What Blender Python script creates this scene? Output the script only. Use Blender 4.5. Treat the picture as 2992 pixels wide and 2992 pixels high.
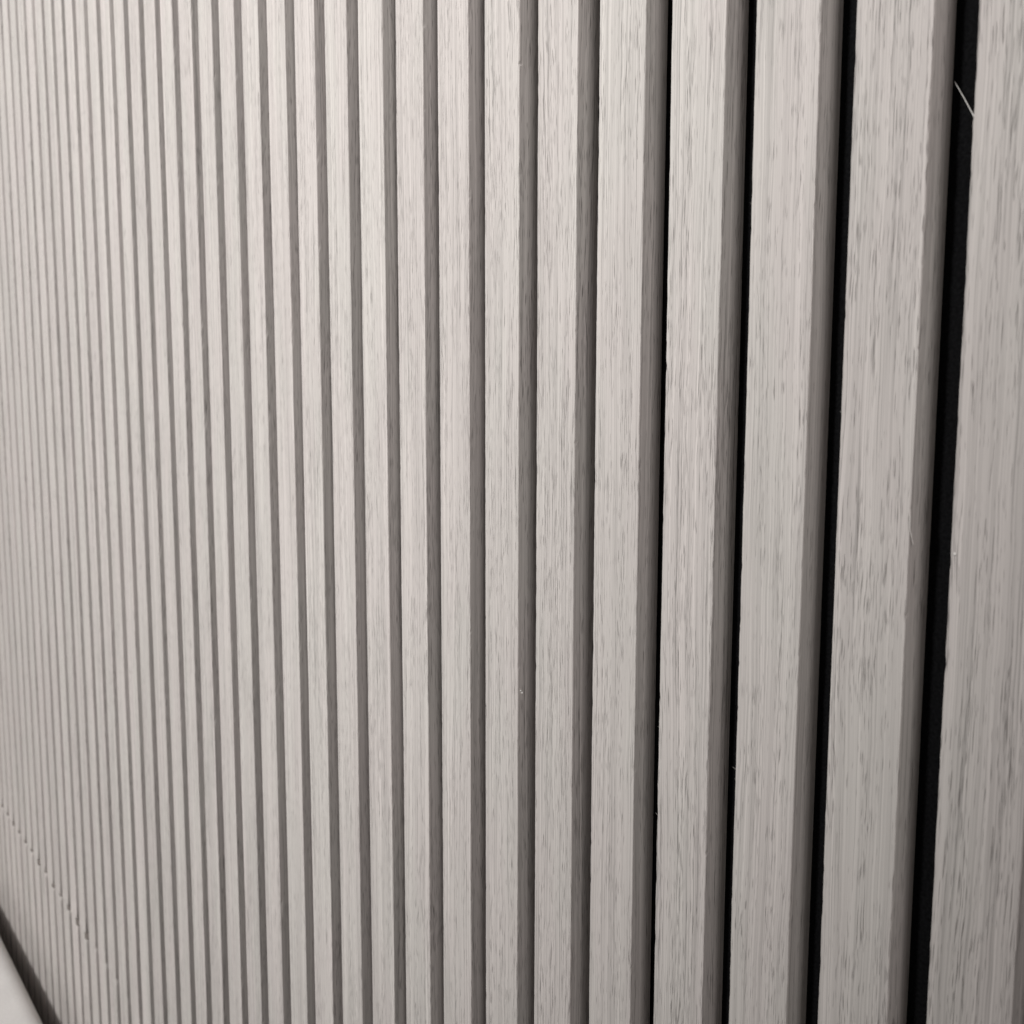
import bpy, bmesh, math, random
from mathutils import Vector, Matrix, noise

scene = bpy.context.scene
for o in list(bpy.data.objects):
    bpy.data.objects.remove(o)
C = scene.collection

# ------------------------------------------------------------------ camera
CAM_Z = 1.183                      # lens height above the floor
CAM = Vector((0.0, -0.2873, CAM_Z))
TH, PITCH, ROLL = 0.6456, 0.1146, 0.0016
fw = Vector((-math.cos(TH) * math.cos(PITCH), math.sin(TH) * math.cos(PITCH), -math.sin(PITCH)))
rt = fw.cross(Vector((0, 0, 1))).normalized()
up = rt.cross(fw)
rt, up = math.cos(ROLL) * rt + math.sin(ROLL) * up, -math.sin(ROLL) * rt + math.cos(ROLL) * up
cd = bpy.data.cameras.new('camera')
cam = bpy.data.objects.new('camera', cd)
C.objects.link(cam)
m = Matrix((rt, up, -fw)).transposed().to_4x4()
m.translation = CAM
cam.matrix_world = m
cd.sensor_width = 36.0
cd.lens = 36.0
cd.clip_start = 0.01
cd.clip_end = 50.0
cd.dof.use_dof = True
cd.dof.focus_distance = 0.45
cd.dof.aperture_fstop = 21.0
scene.camera = cam

# ------------------------------------------------------------------ world, lamps, exposure
world = bpy.data.worlds.new('World')
scene.world = world
world.use_nodes = True
bg = world.node_tree.nodes['Background']
bg.inputs[0].default_value = (1.0, 0.945, 0.915, 1)
bg.inputs[1].default_value = 0.12


def aim(o, target):
    d = Vector(target) - o.location
    o.rotation_euler = d.to_track_quat('-Z', 'Y').to_euler()


# ceiling key, cone shaped to darken lower right; added fill spot from the right
for loc, tgt, size, blend, watts in (
        ((-0.75, -2.164, 1.45), (-1.296, 0.0, 0.759), 1.255, 0.458, 286.0),
        ((2.30, -1.487, 1.40), (-1.182, 0.0, 0.566), 0.69, 0.52, 221.0)):  # unseen fill lamp, added to brighten the right sides of the slats
    sd = bpy.data.lights.new('key_fill_spot', 'SPOT')
    sd.energy = watts
    sd.color = (1.0, 0.988, 0.968) if loc[0] < 0 else (1.0, 0.955, 0.93)
    sd.spot_size = size
    sd.spot_blend = blend
    sd.shadow_soft_size = 0.16 if loc[0] < 0 else 0.55
    spot = bpy.data.objects.new('key_fill_spot', sd)
    C.objects.link(spot)
    spot.location = (loc[0], loc[1], loc[2] + CAM_Z)
    aim(spot, (tgt[0], tgt[1], tgt[2] + CAM_Z))

vs = scene.view_settings
vs.view_transform = 'Standard'
vs.look = 'None'
vs.exposure = 0.0
vs.gamma = 1.0
vs.use_curve_mapping = False


# ------------------------------------------------------------------ helpers
def tag(o, label=None, cat=None, group=None, kind=None):
    for k, v in (('label', label), ('category', cat), ('group', group), ('kind', kind)):
        if v:
            o[k] = v
    return o


def obj(name, mesh, mat, parent=None, loc=(0, 0, 0)):
    o = bpy.data.objects.new(name, mesh)
    C.objects.link(o)
    if mat:
        mesh.materials.append(mat)
    o.parent = parent
    o.location = loc
    return o


def ray_hit(u, v, y=0.0):
    """Point of the plane y = const that the photograph shows at its pixel (u, v)."""
    d = fw + rt * ((u - 1496) / 2992) + up * ((1496 - v) / 2992)
    t = (y - CAM.y) / d.y
    return CAM + d * t


def box_mesh(name, a, b):
    bm = bmesh.new()
    bmesh.ops.create_cube(bm, size=1.0)
    for v in bm.verts:
        v.co = Vector([a[i] + (v.co[i] + 0.5) * (b[i] - a[i]) for i in range(3)])
    me = bpy.data.meshes.new(name)
    bm.to_mesh(me)
    bm.free()
    return me


class N:
    """small node-tree writer"""

    def __init__(self, name):
        self.mat = bpy.data.materials.new(name)
        self.mat.use_nodes = True
        self.t = self.mat.node_tree
        self.t.nodes.clear()

    def new(self, typ, **kw):
        n = self.t.nodes.new(typ)
        for k, v in kw.items():
            setattr(n, k, v)
        return n

    def put(self, sock, v):
        if isinstance(v, bpy.types.NodeSocket):
            self.t.links.new(v, sock)
        else:
            sock.default_value = v

    def math(self, op, a, b=0.0, c=0.0, clamp=False):
        n = self.new('ShaderNodeMath', operation=op, use_clamp=clamp)
        for s, v in zip(n.inputs, (a, b, c)):
            self.put(s, v)
        return n.outputs[0]

    def vec(self, x, y, z):
        n = self.new('ShaderNodeCombineXYZ')
        for s, v in zip(n.inputs, (x, y, z)):
            self.put(s, v)
        return n.outputs[0]

    def noise(self, v, scale=1.0, detail=2.0, rough=0.5):
        n = self.new('ShaderNodeTexNoise')
        self.put(n.inputs['Vector'], v)
        n.inputs['Scale'].default_value = scale
        n.inputs['Detail'].default_value = detail
        n.inputs['Roughness'].default_value = rough
        return n.outputs[0]

    def map(self, v, a, b, c=0.0, d=1.0, smooth=False):
        n = self.new('ShaderNodeMapRange')
        if smooth:
            n.interpolation_type = 'SMOOTHSTEP'
        for s, x in zip(n.inputs, (v, a, b, c, d)):
            self.put(s, x)
        return n.outputs[0]

    def mix(self, f, a, b, blend='MIX'):
        n = self.new('ShaderNodeMix', data_type='RGBA', blend_type=blend)
        self.put(n.inputs[0], f)
        self.put(n.inputs[6], a)
        self.put(n.inputs[7], b)
        return n.outputs[2]

    def finish(self, color, rough=0.7, spec=0.25, height=None, dist=0.0002, strength=0.5):
        b = self.new('ShaderNodeBsdfPrincipled')
        self.put(b.inputs['Base Color'], color)
        self.put(b.inputs['Roughness'], rough)
        b.inputs['Specular IOR Level'].default_value = spec
        if height is not None:
            bp = self.new('ShaderNodeBump')
            bp.inputs['Strength'].default_value = strength
            bp.inputs['Distance'].default_value = dist
            self.put(bp.inputs['Height'], height)
            self.t.links.new(bp.outputs[0], b.inputs['Normal'])
        o = self.new('ShaderNodeOutputMaterial')
        self.t.links.new(b.outputs[0], o.inputs[0])
        return self.mat


def col(r, g, b):
    return (r, g, b, 1.0)


# ------------------------------------------------------------------ materials
def wood_material():
    n = N('limed_oak_veneer')
    tc = n.new('ShaderNodeTexCoord')
    sp = n.new('ShaderNodeSeparateXYZ')
    n.t.links.new(tc.outputs['Object'], sp.inputs[0])
    rnd = n.new('ShaderNodeObjectInfo').outputs['Random']
    seed = n.math('MULTIPLY', rnd, 91.7)
    u0 = n.math('ADD', sp.outputs[0], sp.outputs[1])          # across the grain, round the corner
    z = sp.outputs[2]
    # the fibres wander a little
    wob = n.noise(n.vec(n.math('MULTIPLY', u0, 70.0), seed, n.math('MULTIPLY', z, 24.0)), 1.0, 2.0)
    wob2 = n.noise(n.vec(n.math('MULTIPLY', u0, 25.0), seed, n.math('MULTIPLY', z, 3.5)), 1.0, 1.0)
    u = n.math('ADD', u0, n.math('ADD', n.math('MULTIPLY', n.math('SUBTRACT', wob, 0.5), 0.0022),
                                 n.math('MULTIPLY', n.math('SUBTRACT', wob2, 0.5), 0.009)))

    def g(su, sz, detail=2.0, off=0.0, rough=0.55):
        return n.noise(n.vec(n.math('MULTIPLY', u, su), n.math('ADD', seed, off), n.math('MULTIPLY', z, sz)),
                       1.0, detail, rough)
    fine = g(2400.0, 4.5, 2.0, 3.1, 0.65)
    mid = g(480.0, 1.6, 3.0, 7.7)
    broad = g(120.0, 1.2, 2.0, 12.3)
    tint = g(38.0, 9.0, 1.0, 33.3)
    # thin long dark lines between the fibres
    line = n.map(g(1700.0, 11.0, 1.0, 27.0), 0.56, 0.70, 0.0, 1.0)
    # open pores: short dark dashes, in loose bands
    p1 = g(3300.0, 100.0, 1.0, 41.0)
    p2 = g(2700.0, 58.0, 1.0, 55.0)
    band = n.map(g(190.0, 13.0, 2.0, 63.0), 0.38, 0.62, 0.0, 1.0)
    pore1 = n.map(n.math('ADD', p1, n.math('MULTIPLY', band, 0.10)), 0.706, 0.776, 0.0, 1.0)
    pore2 = n.map(n.math('ADD', p2, n.math('MULTIPLY', band, 0.075)), 0.728, 0.792, 0.0, 1.0)
    pore = n.math('MAXIMUM', pore1, pore2, clamp=True)
    v = n.math('ADD', 1.0, n.math('MULTIPLY', n.math('SUBTRACT', fine, 0.5), 0.85))
    v = n.math('MULTIPLY', v, n.math('ADD', 1.0, n.math('MULTIPLY', n.math('SUBTRACT', mid, 0.5), 0.46)))
    v = n.math('MULTIPLY', v, n.math('ADD', 1.0, n.math('MULTIPLY', n.math('SUBTRACT', broad, 0.5), 0.24)))
    v = n.math('MULTIPLY', v, n.math('SUBTRACT', 1.0, n.math('MULTIPLY', line, 0.26)))
    v = n.math('MULTIPLY', v, n.map(rnd, 0.0, 1.0, 0.97, 1.03))
    base = n.mix(n.map(tint, 0.38, 0.62), col(0.622, 0.590, 0.562), col(0.629, 0.585, 0.563))
    sc = n.new('ShaderNodeVectorMath', operation='SCALE')
    n.put(sc.inputs[0], base)
    n.put(sc.inputs['Scale'], v)
    c = n.mix(n.math('MULTIPLY', pore, 0.66), sc.outputs[0], col(0.145, 0.130, 0.122))
    h = n.math('SUBTRACT', n.math('ADD', n.math('MULTIPLY', fine, 0.35), n.math('MULTIPLY', mid, 0.35)),
               n.math('MULTIPLY', pore, 0.9))
    return n.finish(c, 0.72, 0.22, h, 0.00022, 0.75)


def felt_material():
    n = N('black_felt')
    tc = n.new('ShaderNodeTexCoord')
    f = n.noise(tc.outputs['Object'], 900.0, 4.0)
    c = n.mix(n.map(f, 0.3, 0.75), col(0.004, 0.004, 0.0045), col(0.011, 0.011, 0.012))
    return n.finish(c, 0.95, 0.05, f, 0.0006, 0.6)


def fabric_material():
    n = N('pale_grey_cloth')
    tc = n.new('ShaderNodeTexCoord')
    f = n.noise(tc.outputs['Object'], 420.0, 3.0)
    b = n.noise(tc.outputs['Object'], 22.0, 3.0)
    c = n.mix(n.map(f, 0.3, 0.7), col(0.74, 0.715, 0.70), col(0.84, 0.82, 0.805))
    c = n.mix(n.map(b, 0.35, 0.7, 0.0, 0.22), c, col(0.60, 0.575, 0.56))
    return n.finish(c, 0.85, 0.15, f, 0.0008, 0.5)


def plain_material(name, c, rough=0.7, sc=30.0, var=0.15):
    n = N(name)
    tc = n.new('ShaderNodeTexCoord')
    f = n.noise(tc.outputs['Object'], sc, 4.0)
    cc = n.mix(n.map(f, 0.3, 0.7), col(*[x * (1 - var) for x in c]), col(*[min(1, x * (1 + var)) for x in c]))
    return n.finish(cc, rough, 0.25)


WOOD = wood_material()
CORE = plain_material('exposed_brown_core', (0.19, 0.168, 0.155), 0.9, 600.0, 0.2)
FELT = felt_material()
CLOTH = fabric_material()
PLASTER = plain_material('off_white_plaster', (0.62, 0.61, 0.59))
FLOOR = plain_material('grey_floor', (0.28, 0.27, 0.26), 0.6, 8.0)
BASE = plain_material('dark_grey_board', (0.05, 0.05, 0.05))
WHITE = plain_material('white_fibre', (0.82, 0.80, 0.77), 0.6, 4000.0, 0.06)
HAIR = plain_material('pale_wood_fibre', (0.55, 0.52, 0.48), 0.6, 4000.0, 0.1)

# ------------------------------------------------------------------ setting
PANEL_H = 2.40
X0, PITCHW, SLAT_W, SLAT_D = -0.1632, 0.040, 0.0265, 0.0118
FELT_T = 0.009
K0, K1 = -12, 47
XR = X0 - K0 * PITCHW + SLAT_W + 0.0065
XL = X0 - K1 * PITCHW - 0.007
tag(obj('floor', box_mesh('floor', (-4.5, -4.0, -0.05), (2.5, 0.30, 0.0)), FLOOR), kind='structure')
tag(obj('wall', box_mesh('wall', (-4.5, SLAT_D + FELT_T + 0.001, 0.0), (2.5, 0.20, 2.75)), PLASTER), kind='structure')

# ------------------------------------------------------------------ slatted panel
panel = bpy.data.objects.new('slatted_panel', None)
C.objects.link(panel)
panel.location = (XL, 0.0, 0.0)
tag(panel, 'pale grey oak slats mounted upright in a row on black felt backing', 'slat panel')
obj('felt_backing', box_mesh('felt_backing', (0, 0, 0), (XR - XL, FELT_T, PANEL_H)), FELT, panel,
    (0, SLAT_D + 0.0002, 0))

JOINT = CAM_Z - 0.636               # a horizontal butt joint runs through all the slats here


def n1(x, s):
    return noise.noise(Vector((x, s * 7.31, s * 1.93)))


def slat_mesh(k):
    rng = random.Random(1000 + k)
    if -3 <= k <= 8:
        lo, hi, st = CAM_Z - 0.42, CAM_Z + 0.32, 0.0014
    elif 8 < k <= 18:
        lo, hi, st = CAM_Z - 0.72, CAM_Z + 0.42, 0.004
    else:
        lo, hi, st = CAM_Z - 1.02, CAM_Z + 0.62, 0.008
    zs = {0.0, PANEL_H}
    z = lo
    while z <= hi:
        zs.add(round(z, 5))
        z += st
    if -3 <= k:
        for i in range(-16, 22):
            zs.add(round(JOINT + i * 0.0022 + 0.00005, 5))
    zs.add(round(JOINT - 0.0004, 5))
    zs.add(round(JOINT + 0.0004, 5))
    zs = sorted(zs)
    # little chips along the two front arrises
    chips = []
    for side in (0, 1):
        for _ in range(46):
            chips.append((side, rng.uniform(lo, hi), rng.uniform(0.0007, 0.0042),
                          rng.choice((1, 1, 1, -0.6)) * rng.uniform(0.00006, 0.00030)))
    jz = JOINT + rng.uniform(-0.0025, 0.0025)
    ja = rng.uniform(0.5, 1.3)
    w, d = SLAT_W, SLAT_D
    bev = 0.00045
    verts, faces = [], []
    ncol = 12
    amt = 1.0 if k >= 27 else (0.35 if k >= 24 else 0.12)
    core = []
    for z in zs:
        bow = 0.00035 * n1(z * 3.0, k + 0.3)
        jl = 0.00009 * n1(z * 70, k + 11.1) + 0.00008 * n1(z * 310, k + 5.7)
        jr = 0.00009 * n1(z * 70, k + 31.1) + 0.00008 * n1(z * 310, k + 45.7)
        cl = cr = 0.0
        for s, cz, cw, ca in chips:
            if abs(z - cz) < cw:
                f = ca * (1 - abs(z - cz) / cw)
                if s:
                    cr += f
                else:
                    cl += f
        yb = 0.00008 * n1(z * 40, k + 77.7)
        # joint: veneer lifted above it, broken away below it
        t = z - jz
        lift = cut = 0.0
        if t >= 0:
            lift = 0.0006 * ja * amt * math.exp(-(t / 0.012) ** 2)
            cut = 0.0016 * ja * amt * math.exp(-(t / 0.0025) ** 2)
        else:
            cut = 0.0016 * ja * amt * math.exp(-(t / 0.006) ** 2)
        core.append(amt > 0.5 and -0.0065 * ja < t < 0.0012)
        yf = yb - lift
        yr = yf + cut
        L = bow + jl + cl
        R = w + bow + jr - cr + lift - cut * 1.2
        ring = [(bow, d), (bow, 0.0022), (L, bev + yf), (L + bev * 0.35, bev * 0.3 + yf),
                (L + bev * 1.2, yf), (w * 0.5, yf), (R - 0.0058, yf + cut * 0.15), (R - bev * 1.2, yr),
                (R - bev * 0.35, bev * 0.3 + yr), (R, bev + yr), (w + bow - cut * 0.6, 0.0020 + yr), (w + bow, d)]
        verts += [(x, y, z) for x, y in ring]
    for i in range(len(zs) - 1):
        a, b = i * ncol, (i + 1) * ncol
        for j in range(ncol):
            j2 = (j + 1) % ncol
            faces.append((a + j, a + j2, b + j2, b + j))
    faces.append(tuple(range(ncol - 1, -1, -1)))
    faces.append(tuple(range((len(zs) - 1) * ncol, len(zs) * ncol)))
    me = bpy.data.meshes.new('slat')
    me.from_pydata(verts, [], faces)
    me.materials.append(WOOD)
    me.materials.append(CORE)
    for i in range(len(zs) - 1):
        if core[i] and core[i + 1]:
            for j in (6, 7, 8, 9, 10):
                me.polygons[i * ncol + j].material_index = 1
    me.update()
    return me


slats = {}
rs = random.Random(5)
for k in range(K0, K1 + 1):
    s = obj('slat', slat_mesh(k), None, panel, (X0 - k * PITCHW - XL + rs.uniform(-0.0002, 0.0002), 0.0, 0.0))
    slats[k] = s


# ------------------------------------------------------------------ loose wood hairs, fibre, flakes
def strand_mesh(name, pts, r0, r1, sides=6):
    """tapered round strand through the given points"""
    pts = [Vector(p) for p in pts]
    verts, faces = [], []
    for i, p in enumerate(pts):
        tdir = (pts[min(i + 1, len(pts) - 1)] - pts[max(i - 1, 0)]).normalized()
        a = tdir.cross(Vector((0.31, 0.9, 0.17))).normalized()
        b = tdir.cross(a)
        r = r0 + (r1 - r0) * i / (len(pts) - 1)
        for j in range(sides):
            an = 2 * math.pi * j / sides
            verts.append(p + a * (r * math.cos(an)) + b * (r * math.sin(an)))
    for i in range(len(pts) - 1):
        for j in range(sides):
            j2 = (j + 1) % sides
            faces.append((i * sides + j, i * sides + j2, (i + 1) * sides + j2, (i + 1) * sides + j))
    faces.append(tuple(range(sides - 1, -1, -1)))
    faces.append(tuple(range((len(pts) - 1) * sides, len(pts) * sides)))
    me = bpy.data.meshes.new(name)
    me.from_pydata([tuple(v) for v in verts], [], faces)
    me.update()
    return me


# hairs on the left arris of the nearer slats: (slat, pixel row of the root, length mm, tilt)
for k, v, ln, tilt in ((3, 2120, 1.7, 0.9), (3, 2131, 1.5, 0.6), (3, 2388, 2.0, 0.55), (3, 1590, 1.5, 1.2),
                       (2, 2253, 2.2, 0.35), (2, 2280, 1.3, 0.0), (4, 1474, 1.6, 1.1), (4, 1525, 1.2, 1.3),
                       (2, 600, 1.4, 0.8), (3, 1000, 1.3, 1.0), (5, 1330, 1.2, 0.9), (1, 1210, 1.5, 0.7)):
    px = X0 - k * PITCHW
    # height of that row on this arris
    best = min((abs(ray_hit(u, v).x - px), u) for u in range(1200, 2900, 3))
    root = ray_hit(best[1], v)
    ln *= 0.001
    a = Vector((0.0004, 0.0007, root.z))
    tip = a + Vector((-math.cos(tilt) * ln - 0.0004, 0.0002, math.sin(tilt) * ln))
    midp = (a + tip) / 2 + Vector((0, 0, 0.00018))
    obj('splinter', strand_mesh('splinter', (a, midp, tip), 0.00008, 0.00003), HAIR, slats[k])

# lifted sliver on the right arris of one slat
p = ray_hit(2652, 1545)
a = Vector((SLAT_W - 0.0003, 0.0002, p.z + 0.004))
obj('splinter', strand_mesh('splinter', (a, a + Vector((0.00025, -0.0002, -0.004)), a + Vector((0.0013, 0.0005, -0.0088))),
                            0.0004, 0.0001), WOOD, slats[1])

pa, pb = ray_hit(2789, 238, 0.0100), ray_hit(2847, 342, 0.0022)
pm = (pa + pb) / 2 + Vector((0.0001, 0, 0.0))
f = obj('stray_fibre', strand_mesh('stray_fibre', [Vector((0, 0, 0)), pm - pa, pb - pa], 0.00007, 0.00017), WHITE, None, pa)
tag(f, 'thin white stray fibre slanting across the black gap between two slats', 'fibre')

# curled white flake on the shaded side of a slat
side_x = X0 - 6 * PITCHW + SLAT_W


def on_side(u, v):
    d = fw + rt * ((u - 1496) / 2992) + up * ((1496 - v) / 2992)
    return CAM + d * ((side_x - CAM.x) / d.x)


q = [on_side(1520, 2017.5), on_side(1523.5, 2020), on_side(1525, 2022), on_side(1524.5, 2025)]
q0 = q[0] + Vector((0.00025, 0, 0))
f = obj('white_flake', strand_mesh('white_flake', [p + Vector((0.00025, 0, 0)) - q0 for p in q], 0.00030, 0.00055), WHITE, None, q0)
tag(f, 'tiny curled white flake stuck to the shaded side of a slat', 'flake')

p = ray_hit(2790, 1619)
bm = bmesh.new()
bmesh.ops.create_icosphere(bm, subdivisions=2, radius=0.00048)
for v in bm.verts:
    v.co.y *= 0.5
    v.co += v.co.normalized() * 0.00008 * noise.noise(v.co * 3000)
me = bpy.data.meshes.new('white_speck')
bm.to_mesh(me)
bm.free()
f = obj('white_speck', me, WHITE, None, (p.x, -0.0001, p.z))
tag(f, 'tiny round white dust speck on the front face of a slat', 'speck')

# ------------------------------------------------------------------ pale bench along the foot of the wall
BX0, BX1, BY0, BY1, BTOP = -3.0, -0.98, -0.60, -0.027, CAM_Z - 0.783
bench = bpy.data.objects.new('bench', None)
C.objects.link(bench)
bench.location = ((BX0 + BX1) / 2, (BY0 + BY1) / 2, 0.0)
tag(bench, 'pale grey bench with a soft rounded edge set along the slatted wall', 'bench')
hx, hy = (BX1 - BX0) / 2, (BY1 - BY0) / 2
bm = bmesh.new()
bmesh.ops.create_cube(bm, size=1.0)
for v in bm.verts:
    v.co = Vector((v.co.x * 2 * hx, v.co.y * 2 * hy, BTOP - 0.15 + (v.co.z + 0.5) * 0.15))
bmesh.ops.bevel(bm, geom=list(bm.edges), offset=0.026, segments=8, profile=0.5, affect='EDGES')
me = bpy.data.meshes.new('seat')
bm.to_mesh(me)
bm.free()
for pl in me.polygons:
    pl.use_smooth = True
obj('seat', me, CLOTH, bench)
obj('base', box_mesh('base', (-hx + 0.02, -hy + 0.02, 0.0), (hx - 0.02, hy - 0.012, BTOP - 0.149)), BASE, bench)
